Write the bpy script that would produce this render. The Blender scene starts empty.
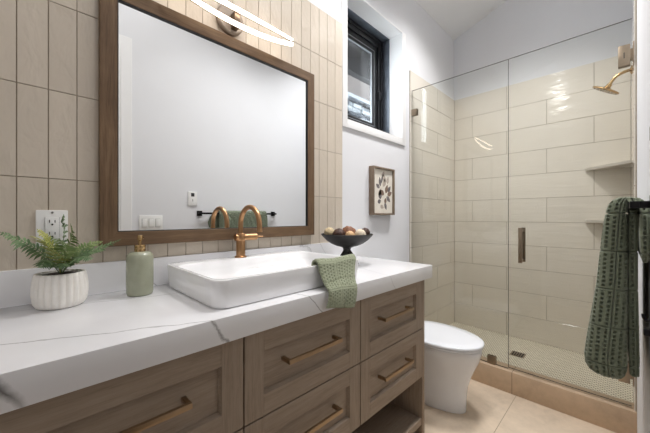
import bpy, bmesh, math, random
from mathutils import Vector, Matrix
R = math.radians
PI = math.pi
random.seed(7)
scene = bpy.context.scene
col = scene.collection

# ------------------------------------------------------------------ camera, world, lights, exposure
H = 1.2
cam_d = bpy.data.cameras.new('camera')
cam_d.sensor_width = 36.0
cam_d.lens = 296.0 / 650.0 * 36.0
cam_d.clip_start = 0.02
cam_d.shift_y = 0.0003
cam = bpy.data.objects.new('camera', cam_d)
col.objects.link(cam)
cam.location = (0, 0, H)
cam.rotation_euler = (R(90), 0, R(45.2 - 90))
scene.camera = cam

world = bpy.data.worlds.new('world')
scene.world = world
world.use_nodes = True
bg = world.node_tree.nodes['Background']
bg.inputs[0].default_value = (0.90, 0.95, 1.0, 1)
bg.inputs[1].default_value = 10.0

def area(name, loc, rot, sx, sy, power, color, shape='RECTANGLE'):
    l = bpy.data.lights.new(name, 'AREA')
    l.shape = shape
    l.size = sx
    if shape in ('RECTANGLE', 'ELLIPSE'):
        l.size_y = sy
    l.energy = power
    l.color = color
    o = bpy.data.objects.new(name, l)
    col.objects.link(o)
    o.location = loc
    o.rotation_euler = rot
    return o

def ceil_z(y):
    return 3.12 + 0.345 * (1.3 - y)
SL = math.atan(0.345)
L1 = area('ceiling_light_vanity', (0.38, 0.75, ceil_z(0.75) - 0.03), (-SL, 0, 0), 0.16, 0.16, 8, (1, 0.97, 0.94), 'DISK')
L2 = area('ceiling_fill_middle', (1.35, 0.75, ceil_z(0.75) - 0.03), (0, 0, 0), 0.5, 0.4, 16, (1, 0.98, 0.97))  # assumed lamp, unseen; size and position shaped to light the room evenly
L2.data.spread = R(108)
L3 = area('ceiling_fill_shower', (2.3, 0.66, ceil_z(0.66) - 0.03), (0, 0, 0), 0.4, 0.4, 22, (1, 0.98, 0.97))  # unseen soft lamp added toward the shower, set to brighten its walls evenly
L3.data.spread = R(112)
area('hall_fill', (0.2, -1.0, 2.66), (R(-18), 0, 0), 1.1, 1.1, 5, (1, 0.98, 0.96))  # unseen fill added in the hall to light the vanity front from the doorway

vs = scene.view_settings
scene.display_settings.display_device = 'sRGB'
vs.view_transform = 'Standard'
vs.look = 'None'
vs.gamma = 1.0
vs.exposure = 0.1
vs.use_curve_mapping = False
scene.cycles.use_denoising = True
scene.cycles.max_bounces = 14
scene.cycles.diffuse_bounces = 7
scene.cycles.glossy_bounces = 8
scene.cycles.transmission_bounces = 10
scene.cycles.transparent_max_bounces = 16
scene.cycles.sample_clamp_indirect = 6.0
scene.cycles.caustics_reflective = False
scene.cycles.caustics_refractive = False

# ------------------------------------------------------------------ material helpers
def lin(r, g=None, b=None):
    if isinstance(r, (tuple, list)):
        r, g, b = r
    f = lambda v: (v / 255 / 12.92) if v / 255 <= 0.04045 else ((v / 255 + 0.055) / 1.055) ** 2.4
    return (f(r), f(g), f(b), 1.0)

class NT:
    def __init__(self, name):
        self.m = bpy.data.materials.new(name)
        self.m.use_nodes = True
        self.t = self.m.node_tree
        self.b = self.t.nodes['Principled BSDF']
        self.out = self.t.nodes['Material Output']
        self._pos = None
    def n(self, typ, **kw):
        nd = self.t.nodes.new(typ)
        for k, v in kw.items():
            if k.startswith('i_'):
                key = k[2:]
                key = int(key) if key.isdigit() else key
                self.set(nd.inputs[key], v)
            else:
                setattr(nd, k, v)
        return nd
    def set(self, sock, v):
        if isinstance(v, bpy.types.NodeSocket):
            self.t.links.new(v, sock)
        elif isinstance(v, bpy.types.Node):
            self.t.links.new(v.outputs[0], sock)
        else:
            sock.default_value = v
    def math(self, op, a, b=0.0, c=None, clamp=False):
        nd = self.t.nodes.new('ShaderNodeMath')
        nd.operation = op
        nd.use_clamp = clamp
        self.set(nd.inputs[0], a)
        self.set(nd.inputs[1], b)
        if c is not None:
            self.set(nd.inputs[2], c)
        return nd.outputs[0]
    def pos(self):
        if self._pos is None:
            self._pos = self.t.nodes.new('ShaderNodeNewGeometry').outputs['Position']
        return self._pos
    def xyz(self):
        s = self.n('ShaderNodeSeparateXYZ', i_0=self.pos())
        return s.outputs[0], s.outputs[1], s.outputs[2]
    def mapped(self, scale=(1, 1, 1), loc=(0, 0, 0), rot=(0, 0, 0)):
        mp = self.n('ShaderNodeMapping')
        self.set(mp.inputs['Vector'], self.pos())
        mp.inputs['Scale'].default_value = scale
        mp.inputs['Location'].default_value = loc
        mp.inputs['Rotation'].default_value = rot
        return mp.outputs[0]
    def noise(self, vec, scale, detail=4.0, rough=0.55, dist=0.0):
        nd = self.n('ShaderNodeTexNoise')
        self.set(nd.inputs['Vector'], vec)
        nd.inputs['Scale'].default_value = scale
        nd.inputs['Detail'].default_value = detail
        nd.inputs['Roughness'].default_value = rough
        nd.inputs['Distortion'].default_value = dist
        return nd.outputs['Fac']
    def ramp(self, fac, stops):
        nd = self.n('ShaderNodeValToRGB')
        self.set(nd.inputs[0], fac)
        el = nd.color_ramp.elements
        el[0].position, el[0].color = stops[0]
        el[1].position, el[1].color = stops[-1]
        for p, c in stops[1:-1]:
            e = el.new(p)
            e.color = c
        return nd.outputs[0]
    def mix(self, fac, a, b, blend='MIX'):
        nd = self.n('ShaderNodeMix', data_type='RGBA', blend_type=blend)
        self.set(nd.inputs[0], fac)
        self.set(nd.inputs[6], a)
        self.set(nd.inputs[7], b)
        return nd.outputs[2]
    def bump(self, height, strength=0.2, dist=0.01):
        nd = self.n('ShaderNodeBump')
        nd.inputs['Strength'].default_value = strength
        nd.inputs['Distance'].default_value = dist
        self.set(nd.inputs['Height'], height)
        self.t.links.new(nd.outputs[0], self.b.inputs['Normal'])
        return nd
    def p(self, **kw):
        names = dict(color='Base Color', rough='Roughness', metal='Metallic', spec='Specular IOR Level',
                     coat='Coat Weight', coat_rough='Coat Roughness', sheen='Sheen Weight')
        for k, v in kw.items():
            self.set(self.b.inputs[names[k]], v)
        return self

MAT = {}
def simple(name, rgb, rough=0.5, metal=0.0, var=0.06, scale=12.0, bump=0.0, bscale=60.0, spec=0.5, coat=0.0):
    k = NT(name)
    c = lin(rgb)
    nz = k.noise(k.pos(), scale, 3)
    lo = tuple(v * (1 - var) for v in c[:3]) + (1,)
    hi = tuple(min(1, v * (1 + var)) for v in c[:3]) + (1,)
    k.p(color=k.ramp(nz, [(0.3, lo), (0.7, hi)]), rough=rough, metal=metal, spec=spec, coat=coat)
    if bump:
        k.bump(k.noise(k.pos(), bscale, 3), bump, 0.003)
    MAT[name] = k.m
    return k

simple('paint_white', (227, 228, 231), 0.85, var=0.012, scale=3, bump=0.05, bscale=300, spec=0.2)
simple('ceiling_white', (230, 231, 232), 0.9, var=0.01, scale=2, bump=0.05, bscale=300, spec=0.1)
simple('trim_white', (238, 238, 238), 0.4, var=0.01)
simple('hall_paint', (226, 224, 220), 0.8, var=0.02)
simple('grout', (160, 148, 132), 0.9, var=0.1, scale=40)
simple('grout_shower', (160, 150, 134), 0.9, var=0.1, scale=40)
simple('gold', (180, 140, 102), 0.3, 1.0, var=0.05, scale=60)
simple('gold_pull', (164, 140, 112), 0.3, 1.0, var=0.05, scale=60)
simple('bronze_hinge', (152, 138, 120), 0.35, 1.0, var=0.05, scale=60)
simple('brass_pump', (186, 156, 112), 0.25, 1.0, var=0.05, scale=60)
simple('lamp_metal', (128, 112, 98), 0.4, 1.0, var=0.05)
simple('lamp_plate', (150, 138, 126), 0.45, 0.3, var=0.03)
simple('ceramic', (242, 242, 243), 0.08, var=0.006, coat=0.5)
simple('toilet_white', (228, 231, 236), 0.1, var=0.006, coat=0.4)
simple('chrome', (200, 200, 200), 0.15, 1.0)
simple('sage_glaze', (160, 163, 142), 0.22, var=0.06, scale=25, coat=0.3)
simple('black_metal', (22, 22, 24), 0.4, 0.6, var=0.1)
simple('window_black', (24, 25, 28), 0.3, 0.0, var=0.1)
simple('window_grey', (104, 112, 122), 0.35, 0.3, var=0.15)
simple('spacer', (170, 174, 178), 0.35, 0.4)
simple('plastic_white', (236, 236, 234), 0.35, var=0.01)
simple('plastic_dark', (40, 40, 42), 0.4)
simple('slot_dark', (30, 28, 26), 0.6)
simple('planter_white', (245, 242, 236), 0.75, var=0.03, scale=50, bump=0.2, bscale=180)
simple('soil', (42, 34, 28), 0.95, var=0.4, scale=90, bump=0.8, bscale=120)
simple('bowl_black', (30, 28, 26), 0.5, 0.3, var=0.2, scale=40, bump=0.15, bscale=140)
simple('ball_cream', (205, 186, 150), 0.8, var=0.25, scale=120, bump=0.8, bscale=160)
simple('ball_dark', (70, 44, 32), 0.55, var=0.5, scale=110, bump=0.9, bscale=130)
simple('ball_brown', (128, 84, 58), 0.6, var=0.35, scale=110, bump=0.8, bscale=150)
simple('ball_tan', (214, 176, 132), 0.7, var=0.2, scale=110, bump=0.6, bscale=150)
simple('ball_white', (222, 208, 186), 0.75, var=0.15, scale=110, bump=0.6, bscale=150)
simple('paper_art', (226, 220, 208), 0.9, var=0.05, scale=30)
simple('ink_grey', (116, 111, 110), 0.9, var=0.35, scale=80)
simple('ink_brown', (132, 112, 98), 0.9, var=0.3, scale=80)
simple('ink_pale', (182, 170, 158), 0.9, var=0.15, scale=80)
simple('gasket', (190, 195, 190), 0.5)
simple('soffit', (78, 70, 62), 0.8, var=0.15, scale=5)
simple('fascia', (34, 32, 31), 0.7, var=0.15, scale=8)
simple('siding', (56, 49, 45), 0.8, var=0.15, scale=6)
simple('snow_cap', (112, 116, 120), 0.8, var=0.04)
simple('ground_out', (150, 150, 150), 0.9, var=0.2)
simple('stem_green', (86, 104, 54), 0.6)

def wood(name, dark, mid, light, axis, rough=0.5, sc=1.0, bump=0.15, blot=0.25):
    k = NT(name)
    s = [26, 26, 26]
    s[axis] = 1.6
    v = k.mapped(tuple(a * sc for a in s))
    g = k.noise(v, 3.0, 8, 0.65, 0.4)
    f = k.noise(k.mapped(tuple(a * sc * 4 for a in s)), 4.0, 5, 0.6)
    g2 = k.math('ADD', k.math('MULTIPLY', g, 0.65), k.math('MULTIPLY', f, 0.35))
    base = k.ramp(g2, [(0.3, lin(dark)), (0.5, lin(mid)), (0.72, lin(light))])
    bl = k.noise(k.pos(), 9.0 * sc, 3)
    base = k.mix(k.math('MULTIPLY', k.math('SUBTRACT', bl, 0.35, clamp=True), blot * 2), base, lin(dark))
    k.p(color=base, rough=rough, spec=0.35)
    k.bump(g2, bump, 0.002)
    MAT[name] = k.m
wood('oak', (130, 114, 99), (154, 138, 122), (168, 153, 137), 0, 0.55)
wood('oak_vertical', (128, 112, 97), (153, 137, 121), (168, 153, 137), 2, 0.55)
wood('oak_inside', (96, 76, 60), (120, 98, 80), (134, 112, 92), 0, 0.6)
wood('mirror_wood', (78, 58, 42), (114, 90, 66), (142, 117, 90), 0, 0.55, 0.7, 0.1, 0.6)
wood('mirror_wood_vertical', (78, 58, 42), (114, 90, 66), (142, 117, 90), 2, 0.55, 0.7, 0.1, 0.6)
wood('picture_wood', (94, 80, 66), (126, 110, 94), (150, 134, 116), 2, 0.7, 2.0, 0.2, 0.4)

def tile_mat(name, base, var, rough, wav, wscale, island=0.5):
    k = NT(name)
    rnd = k.n('ShaderNodeNewGeometry').outputs['Random Per Island']
    c = lin(base)
    lo = tuple(v * (1 - var) for v in c[:3]) + (1,)
    hi = tuple(min(1, v * (1 + var)) for v in c[:3]) + (1,)
    cl = k.noise(k.pos(), 9, 5, 0.6)
    fac = k.math('ADD', k.math('MULTIPLY', rnd, island), k.math('MULTIPLY', cl, 1 - island))
    k.p(color=k.ramp(fac, [(0.2, lo), (0.8, hi)]), rough=rough, spec=0.5)
    k.bump(k.noise(k.mapped(wscale), 1.0, 3, 0.5, 0.6), wav, 0.02)
    MAT[name] = k.m
tile_mat('tile_vanity', (204, 193, 178), 0.05, 0.32, 0.25, (16, 16, 9))
tile_mat('tile_shower', (226, 220, 209), 0.04, 0.1, 0.14, (3.5, 3.5, 26), 0.4)

def floor_mat(name, base, joint, sx, sy, ox, oy):
    k = NT(name)
    c = lin(base)
    n1 = k.noise(k.pos(), 3.0, 8, 0.65, 0.8)
    n2 = k.noise(k.pos(), 26.0, 5, 0.6)
    f = k.math('ADD', k.math('MULTIPLY', n1, 0.7), k.math('MULTIPLY', n2, 0.3))
    cc = k.ramp(f, [(0.25, tuple(v * 0.72 for v in c[:3]) + (1,)), (0.5, c), (0.75, tuple(min(1, v * 1.2) for v in c[:3]) + (1,))])
    x, y, z = k.xyz()
    def dist(v, o, s):
        a = k.math('DIVIDE', k.math('SUBTRACT', v, o), s)
        fr = k.math('FRACT', k.math('ADD', a, 100.5))
        return k.math('MULTIPLY', k.math('ABSOLUTE', k.math('SUBTRACT', fr, 0.5)), s)
    d = k.math('MINIMUM', dist(x, ox, sx), dist(y, oy, sy))
    m = k.math('LESS_THAN', d, 0.002)
    k.p(color=k.mix(m, cc, lin(joint)), rough=0.42, spec=0.4)
    MAT[name] = k.m
floor_mat('floor_tile', (206, 189, 168), (158, 142, 122), 1.22, 0.61, 1.5, 0.505)
floor_mat('curb_tile', (192, 168, 142), (140, 120, 98), 50.0, 1.2, 30.0, 0.53)
floor_mat('hall_floor', (150, 128, 104), (120, 100, 80), 0.2, 2.0, 0.0, 0.0)

def penny_mat():
    k = NT('penny_mosaic')
    x, y, z = k.xyz()
    x, y = y, x
    p = 0.0215
    q = p * 1.7320508
    def lat(ox, oy):
        fx = k.math('MULTIPLY', k.math('SUBTRACT', k.math('FRACT', k.math('ADD', k.math('DIVIDE', x, p), 100 + ox)), 0.5), p)
        fy = k.math('MULTIPLY', k.math('SUBTRACT', k.math('FRACT', k.math('ADD', k.math('DIVIDE', y, q), 100 + oy)), 0.5), q)
        return k.math('SQRT', k.math('ADD', k.math('MULTIPLY', fx, fx), k.math('MULTIPLY', fy, fy)))
    d = k.math('MINIMUM', lat(0, 0), lat(0.5, 0.5))
    mr = k.n('ShaderNodeMapRange')
    k.set(mr.inputs[0], d)
    mr.inputs[1].default_value = 0.0083
    mr.inputs[2].default_value = 0.0098
    g = mr.outputs[0]
    cl = k.noise(k.pos(), 30, 3)
    tile = k.ramp(cl, [(0.3, lin(226, 220, 202)), (0.7, lin(240, 234, 218))])
    k.p(color=k.mix(g, tile, lin(132, 122, 98)), rough=0.3)
    k.bump(k.math('SUBTRACT', 1.0, g), 0.3, 0.002)
    MAT['penny_mosaic'] = k.m
penny_mat()

def quartz():
    k = NT('quartz')
    x, y, z = k.xyz()
    wob = k.math('MULTIPLY', k.math('SUBTRACT', k.noise(k.pos(), 7.0, 6, 0.6), 0.5), 0.05)
    wid = k.noise(k.pos(), 11.0, 3)
    cloud = k.noise(k.pos(), 2.5, 5, 0.6, 0.6)
    c = k.ramp(cloud, [(0.3, lin(226, 226, 229)), (0.7, lin(236, 236, 238))])
    # each vein: a plane through two points of the top plus a slope down the front edge
    veins = [((-0.05, 0.92), (0.33, 0.75), 0.62, 0.0035, 0.75), ((-0.065, 0.80), (-0.045, 0.75), 0.45, 0.010, 1.0),
             ((0.05, 1.20), (0.30, 1.12), 0.0, 0.003, 0.8), ((0.30, 1.33), (0.42, 1.20), 0.9, 0.003, 0.7),
             ((0.667, 0.76), (0.62, 0.95), 0.9, 0.003, 0.8), ((1.18, 0.80), (1.30, 1.25), 0.7, 0.003, 0.35),
             ((0.95, 1.25), (1.25, 1.29), 0.3, 0.003, 0.4)]
    tot = None
    for (x0, y0), (x1, y1), sl, w, s in veins:
        dx, dy = x1 - x0, y1 - y0
        L = math.hypot(dx, dy)
        nx, ny = -dy / L, dx / L
        # signed distance; below the top the vein drifts along x by sl*(0.931-z)
        a = k.math('MULTIPLY', k.math('SUBTRACT', k.math('SUBTRACT', x, x0), k.math('MULTIPLY', k.math('SUBTRACT', 0.931, z), sl)), nx)
        b = k.math('MULTIPLY', k.math('SUBTRACT', y, y0), ny)
        d = k.math('ABSOLUTE', k.math('ADD', k.math('ADD', a, b), wob))
        f = k.math('SUBTRACT', 1.0, k.math('DIVIDE', d, k.math('MULTIPLY', wid, w * 2)), clamp=True)
        # only near the segment
        tt = k.math('DIVIDE', k.math('ADD', k.math('MULTIPLY', k.math('SUBTRACT', x, x0), dx / L), k.math('MULTIPLY', k.math('SUBTRACT', y, y0), dy / L)), L)
        lo = k.math('MULTIPLY', k.math('ADD', tt, 0.35), 4.0, clamp=True)
        hi = k.math('MULTIPLY', k.math('SUBTRACT', 1.35, tt), 4.0, clamp=True)
        f = k.math('MULTIPLY', k.math('MULTIPLY', f, s), k.math('MULTIPLY', lo, hi))
        tot = f if tot is None else k.math('MAXIMUM', tot, f)
    k.p(color=k.mix(tot, c, lin(118, 116, 116)), rough=0.16, spec=0.5)
    MAT['quartz'] = k.m
quartz()

def towel_mat(name, rgb):
    k = NT(name)
    c = lin(rgb)
    nz = k.noise(k.pos(), 220, 4, 0.7)
    k.p(color=k.ramp(nz, [(0.3, tuple(v * 0.8 for v in c[:3]) + (1,)), (0.7, tuple(v * 1.2 for v in c[:3]) + (1,))]), rough=0.95, spec=0.1, sheen=0.25)
    k.bump(k.noise(k.pos(), 700, 3), 0.5, 0.002)
    MAT[name] = k.m
towel_mat('towel_green', (120, 128, 109))
towel_mat('towel_hand', (144, 150, 126))

def leaf_mat(name, a, b):
    k = NT(name)
    rnd = k.n('ShaderNodeNewGeometry').outputs['Random Per Island']
    k.p(color=k.ramp(rnd, [(0.0, lin(a)), (1.0, lin(b))]), rough=0.5, spec=0.4)
    MAT[name] = k.m
leaf_mat('leaf_dark', (66, 94, 56), (124, 148, 106))
leaf_mat('leaf_mid', (96, 122, 66), (150, 166, 110))
leaf_mat('leaf_yellow', (146, 150, 66), (190, 188, 120))

def stone_mat():
    k = NT('ledge_stone')
    rnd = k.n('ShaderNodeNewGeometry').outputs['Random Per Island']
    nz = k.noise(k.pos(), 14, 6, 0.65)
    f = k.math('ADD', k.math('MULTIPLY', rnd, 0.6), k.math('MULTIPLY', nz, 0.5))
    k.p(color=k.ramp(f, [(0.25, lin(20, 24, 29)), (0.5, lin(62, 69, 76)), (0.8, lin(124, 128, 130))]), rough=0.85)
    k.bump(nz, 0.6, 0.02)
    MAT['ledge_stone'] = k.m
stone_mat()

def mirror_mat():
    k = NT('mirror_silver')
    k.p(color=lin(243, 245, 246), metal=1.0, rough=0.0)
    MAT['mirror_silver'] = k.m
mirror_mat()

def glass_mat(name, tint, refl=1.0):
    k = NT(name)
    tr = k.n('ShaderNodeBsdfTransparent')
    tr.inputs[0].default_value = tint
    gl = k.n('ShaderNodeBsdfGlossy')
    gl.inputs['Roughness'].default_value = 0.0
    fr = k.n('ShaderNodeFresnel')
    fr.inputs[0].default_value = 1.45
    mx = k.n('ShaderNodeMixShader')
    k.t.links.new(k.math('MULTIPLY', fr.outputs[0], refl), mx.inputs[0])
    k.t.links.new(tr.outputs[0], mx.inputs[1])
    k.t.links.new(gl.outputs[0], mx.inputs[2])
    k.t.links.new(mx.outputs[0], k.out.inputs[0])
    MAT[name] = k.m
glass_mat('shower_glass', (0.965, 0.972, 0.962, 1), 0.8)
glass_mat('window_glass', (0.95, 0.97, 0.98, 1), 0.25)
simple('glass_edge', (64, 66, 58), 0.2, var=0.05)

def led_mat():
    k = NT('led_strip')
    k.p(color=(1, 1, 1, 1), rough=0.4)
    k.b.inputs['Emission Color'].default_value = (1.0, 0.86, 0.72, 1)
    k.b.inputs['Emission Strength'].default_value = 9.5
    MAT['led_strip'] = k.m
led_mat()

# ------------------------------------------------------------------ mesh helpers
def new():
    return bmesh.new()

def merge(dst, src):
    me = bpy.data.meshes.new('tmp')
    src.to_mesh(me)
    src.free()
    dst.from_mesh(me)
    bpy.data.meshes.remove(me)

def box(bm, lo, hi, bev=0.0, seg=2, mat=0):
    b = bmesh.new()
    bmesh.ops.create_cube(b, size=1.0)
    c = [(lo[i] + hi[i]) / 2 for i in range(3)]
    s = [abs(hi[i] - lo[i]) for i in range(3)]
    for v in b.verts:
        v.co = Vector((c[i] + v.co[i] * s[i] for i in range(3)))
    if bev > 0:
        bmesh.ops.bevel(b, geom=list(b.edges), offset=min(bev, min(s) * 0.45), segments=seg, profile=0.6, affect='EDGES')
    for f in b.faces:
        f.material_index = mat
    merge(bm, b)

def rings(bm, rs, cap0=True, cap1=True, closed=True, loop=False, mat=0):
    """rs: list of lists of points; consecutive rings are joined"""
    vv = [[bm.verts.new(p) for p in r] for r in rs]
    n = len(rs[0])
    fs = []
    m = len(vv)
    for i in range(m if loop else m - 1):
        a, b = vv[i], vv[(i + 1) % m]
        for j in range(n if closed else n - 1):
            k = (j + 1) % n
            fs.append(bm.faces.new((a[j], a[k], b[k], b[j])))
    if cap0 and not loop:
        fs.append(bm.faces.new(list(reversed(vv[0]))))
    if cap1 and not loop:
        fs.append(bm.faces.new(vv[-1]))
    for f in fs:
        f.material_index = mat
    return vv

def lathe(bm, c, prof, n=40, axis='z', cap0=True, cap1=True, mat=0, flute=None):
    """prof: list of (radius, height)"""
    rs = []
    for r, h in prof:
        ring = []
        for j in range(n):
            a = 2 * PI * j / n
            rr = r * (flute(a, h) if flute else 1.0)
            u, v = rr * math.cos(a), rr * math.sin(a)
            if axis == 'z':
                p = (c[0] + u, c[1] + v, c[2] + h)
            elif axis == 'y':
                p = (c[0] + u, c[1] + h, c[2] + v)
            else:
                p = (c[0] + h, c[1] + u, c[2] + v)
            ring.append(p)
        rs.append(ring)
    rings(bm, rs, cap0, cap1, mat=mat)

def smooth_path(pts, n):
    P = [Vector(p) for p in pts]
    P = [P[0] * 2 - P[1]] + P + [P[-1] * 2 - P[-2]]
    out = []
    for i in range(1, len(P) - 2):
        for k in range(n):
            t = k / n
            a, b, c, d = P[i - 1], P[i], P[i + 1], P[i + 2]
            out.append(0.5 * ((2 * b) + (c - a) * t + (2 * a - 5 * b + 4 * c - d) * t * t + (3 * b - a - 3 * c + d) * t ** 3))
    out.append(P[-2].copy())
    return out

def tube(bm, pts, rad, n=14, cap=True, mat=0):
    P = [Vector(p) for p in pts]
    rs = []
    up = None
    for i, p in enumerate(P):
        t = (P[min(i + 1, len(P) - 1)] - P[max(i - 1, 0)]).normalized()
        if up is None:
            up = Vector((0, 0, 1)) if abs(t.z) < 0.9 else Vector((1, 0, 0))
        x = t.cross(up).normalized()
        y = x.cross(t).normalized()
        up = y
        r = rad(i / (len(P) - 1)) if callable(rad) else rad
        rs.append([p + x * r * math.cos(2 * PI * j / n) + y * r * math.sin(2 * PI * j / n) for j in range(n)])
    rings(bm, rs, cap, cap, mat=mat)

def sphere(bm, c, r, sx=1, sy=1, sz=1, u=24, v=16, mat=0):
    b = bmesh.new()
    bmesh.ops.create_uvsphere(b, u_segments=u, v_segments=v, radius=1)
    for q in b.verts:
        q.co = Vector((c[0] + q.co.x * r * sx, c[1] + q.co.y * r * sy, c[2] + q.co.z * r * sz))
    for f in b.faces:
        f.material_index = mat
    merge(bm, b)

def rrect(cx, cy, hx, hy, r, z, n=8):
    pts = []
    r = min(r, hx, hy)
    for qx, qy, a0 in ((1, 1, 0), (-1, 1, 90), (-1, -1, 180), (1, -1, 270)):
        for k in range(n + 1):
            a = R(a0 + 90 * k / n)
            pts.append((cx + qx * (hx - r) + r * math.cos(a), cy + qy * (hy - r) + r * math.sin(a), z))
    return pts

def make(name, bm, mats, parent=None, smooth=38, kind=None):
    root = parent
    off = Vector((0, 0, 0))
    while root is not None:
        off += Vector(root.location)
        root = root.parent
    if off.length:
        for v in bm.verts:
            v.co -= off
    bmesh.ops.recalc_face_normals(bm, faces=list(bm.faces))
    if smooth:
        for f in bm.faces:
            f.smooth = True
        for e in bm.edges:
            if len(e.link_faces) == 2:
                e.smooth = e.calc_face_angle(0) < R(smooth)
            else:
                e.smooth = False
    me = bpy.data.meshes.new(name)
    bm.to_mesh(me)
    bm.free()
    if not isinstance(mats, (list, tuple)):
        mats = [mats]
    for m in mats:
        me.materials.append(MAT[m] if isinstance(m, str) else m)
    o = bpy.data.objects.new(name, me)
    col.objects.link(o)
    if parent is not None:
        o.parent = parent
    if kind:
        o['kind'] = kind
    return o

def struct(name, bm, mats, smooth=0):
    return make(name, bm, mats, None, smooth, 'structure')

def thing(name, label, cat, loc, group=None):
    o = bpy.data.objects.new(name, None)
    o.empty_display_size = 0.05
    col.objects.link(o)
    o.location = loc
    o['label'] = label
    o['category'] = cat
    if group:
        o['group'] = group
    return o

def tag(o, label, cat, group=None):
    o['label'] = label
    o['category'] = cat
    if group:
        o['group'] = group
    return o

def simple_box_part(name, lo, hi, mat, parent, bev=0.002):
    b = new()
    box(b, lo, hi, bev)
    return make(name, b, mat, parent)

# ------------------------------------------------------------------ layout constants (metres)
YV = 1.30           # vanity wall face
YR = -0.053         # right wall face
XE = 3.272          # end wall face behind the tile
XG = 2.345          # shower glass plane
XL = -0.42          # left wall face
YH = -1.55          # hall far wall
WX0, WX1, WZ0, WZ1 = 1.485, 2.185, 1.845, 2.725   # window opening

# ------------------------------------------------------------------ structure
b = new(); box(b, (XL - 0.15, -0.17, -0.12), (XE + 0.12, YV + 0.22, 0.0)); struct('floor', b, 'floor_tile')
b = new(); box(b, (-1.5, YH - 0.1, -0.12), (2.0, -0.17, 0.0)); struct('floor_hall', b, 'hall_floor')
# vanity wall with the window opening
b = new()
T = 0.22
box(b, (XL - 0.15, YV, 0), (WX0, YV + T, 3.25))
box(b, (WX1, YV, 0), (XE + 0.12, YV + T, 3.25))
box(b, (WX0, YV, 0), (WX1, YV + T, WZ0))
box(b, (WX0, YV, WZ1), (WX1, YV + T, 3.25))
struct('wall_vanity', b, 'paint_white')
b = new(); box(b, (XE, YR - 0.12, 0), (XE + 0.12, YV, 3.75)); struct('wall_end', b, 'paint_white')
b = new(); box(b, (XL - 0.15, YR - 0.12, 0), (XL, YV, 3.75)); struct('wall_left', b, 'paint_white')
b = new()
DX0, DX1, DZ = -0.36, 0.45, 2.44
box(b, (XL, YR - 0.117, 0), (DX0, YR, 3.75))
box(b, (DX1, YR - 0.117, 0), (XE, YR, 3.75))
box(b, (DX0, YR - 0.117, DZ), (DX1, YR, 3.75))
struct('wall_right', b, 'paint_white')
# sloped ceiling
b = new()
ya, yb = YR - 0.17, YV + 0.22
rings(b, [[(XL - 0.15, ya, ceil_z(ya)), (XL - 0.15, yb, ceil_z(yb)), (XL - 0.15, yb, ceil_z(yb) + 0.12), (XL - 0.15, ya, ceil_z(ya) + 0.12)],
          [(XE + 0.12, ya, ceil_z(ya)), (XE + 0.12, yb, ceil_z(yb)), (XE + 0.12, yb, ceil_z(yb) + 0.12), (XE + 0.12, ya, ceil_z(ya) + 0.12)]])
struct('ceiling', b, 'ceiling_white')
# hall beyond the doorway the photo is taken from
b = new()
box(b, (-1.5, YH - 0.1, 0), (2.0, YH, 2.7))
box(b, (-1.6, YH - 0.1, 0), (-1.5, -0.17, 2.7))
box(b, (2.0, YH - 0.1, 0), (2.1, -0.17, 2.7))
box(b, (-1.5, -0.18, 0), (XL - 0.15, -0.17, 2.7))
struct('wall_hall', b, 'hall_paint')
b = new(); box(b, (-1.6, YH - 0.1, 2.7), (2.1, -0.17, 2.8)); struct('ceiling_hall', b, 'ceiling_white')
# door casing and jambs around the doorway
b = new()
box(b, (DX1, YR, 0), (DX1 + 0.085, YR + 0.016, DZ + 0.09), 0.003)
box(b, (DX1 + 0.012, YR + 0.002, 0), (DX1 + 0.022, YR + 0.021, DZ + 0.02), 0.003)
box(b, (DX0 - 0.055, YR, 0), (DX0, YR + 0.016, DZ + 0.09), 0.003)
box(b, (DX0, YR, DZ), (DX1, YR + 0.016, DZ + 0.09), 0.003)
box(b, (DX1 - 0.018, YR - 0.117, 0), (DX1, YR, DZ), 0.001)
box(b, (DX0, YR - 0.117, 0), (DX0 + 0.018, YR, DZ), 0.001)
struct('trim_1', b, 'trim_white')

def tiles(bm, origin, ux, uy, nrm, cells, gap, thick, bev=0.0005):
    """cells: (u0,u1,v0,v1); each a bevelled slab whose front stands thick proud of origin"""
    o, ux, uy, nrm = Vector(origin), Vector(ux), Vector(uy), Vector(nrm)
    for (u0, u1, v0, v1) in cells:
        u0 += gap / 2; u1 -= gap / 2; v0 += gap / 2; v1 -= gap / 2
        if u1 - u0 < 0.004 or v1 - v0 < 0.004:
            continue
        loops = []
        for ins, d in ((0, 0.0), (0, thick - bev), (bev, thick)):
            loops.append([o + ux * u + uy * v + nrm * d for u, v in
                          ((u0 + ins, v0 + ins), (u1 - ins, v0 + ins), (u1 - ins, v1 - ins), (u0 + ins, v1 - ins))])
        rings(bm, loops, cap0=False)

# vanity wall tile: straight stacked uprights, top of the splash to 2.458
PT, TH = 0.0702, 0.284
cells = []
x = 1.443
while x > XL:
    for r in range(5):
        cells.append((max(x - PT, XL), x, 1.038 + r * TH, 1.038 + (r + 1) * TH))
    x -= PT
# skip nothing: the casing of the window starts where the tile ends
b = new(); box(b, (XL, YV - 0.006, 1.03), (1.443, YV, 2.458)); 
tb = new(); tiles(tb, (0, YV - 0.002, 0), (1, 0, 0), (0, 0, 1), (0, -1, 0), cells, 0.0028, 0.007)
for f in tb.faces: f.material_index = 1
merge(b, tb)
struct('wall_vanity_tile', b, ['grout', 'tile_vanity'], 40)

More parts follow.
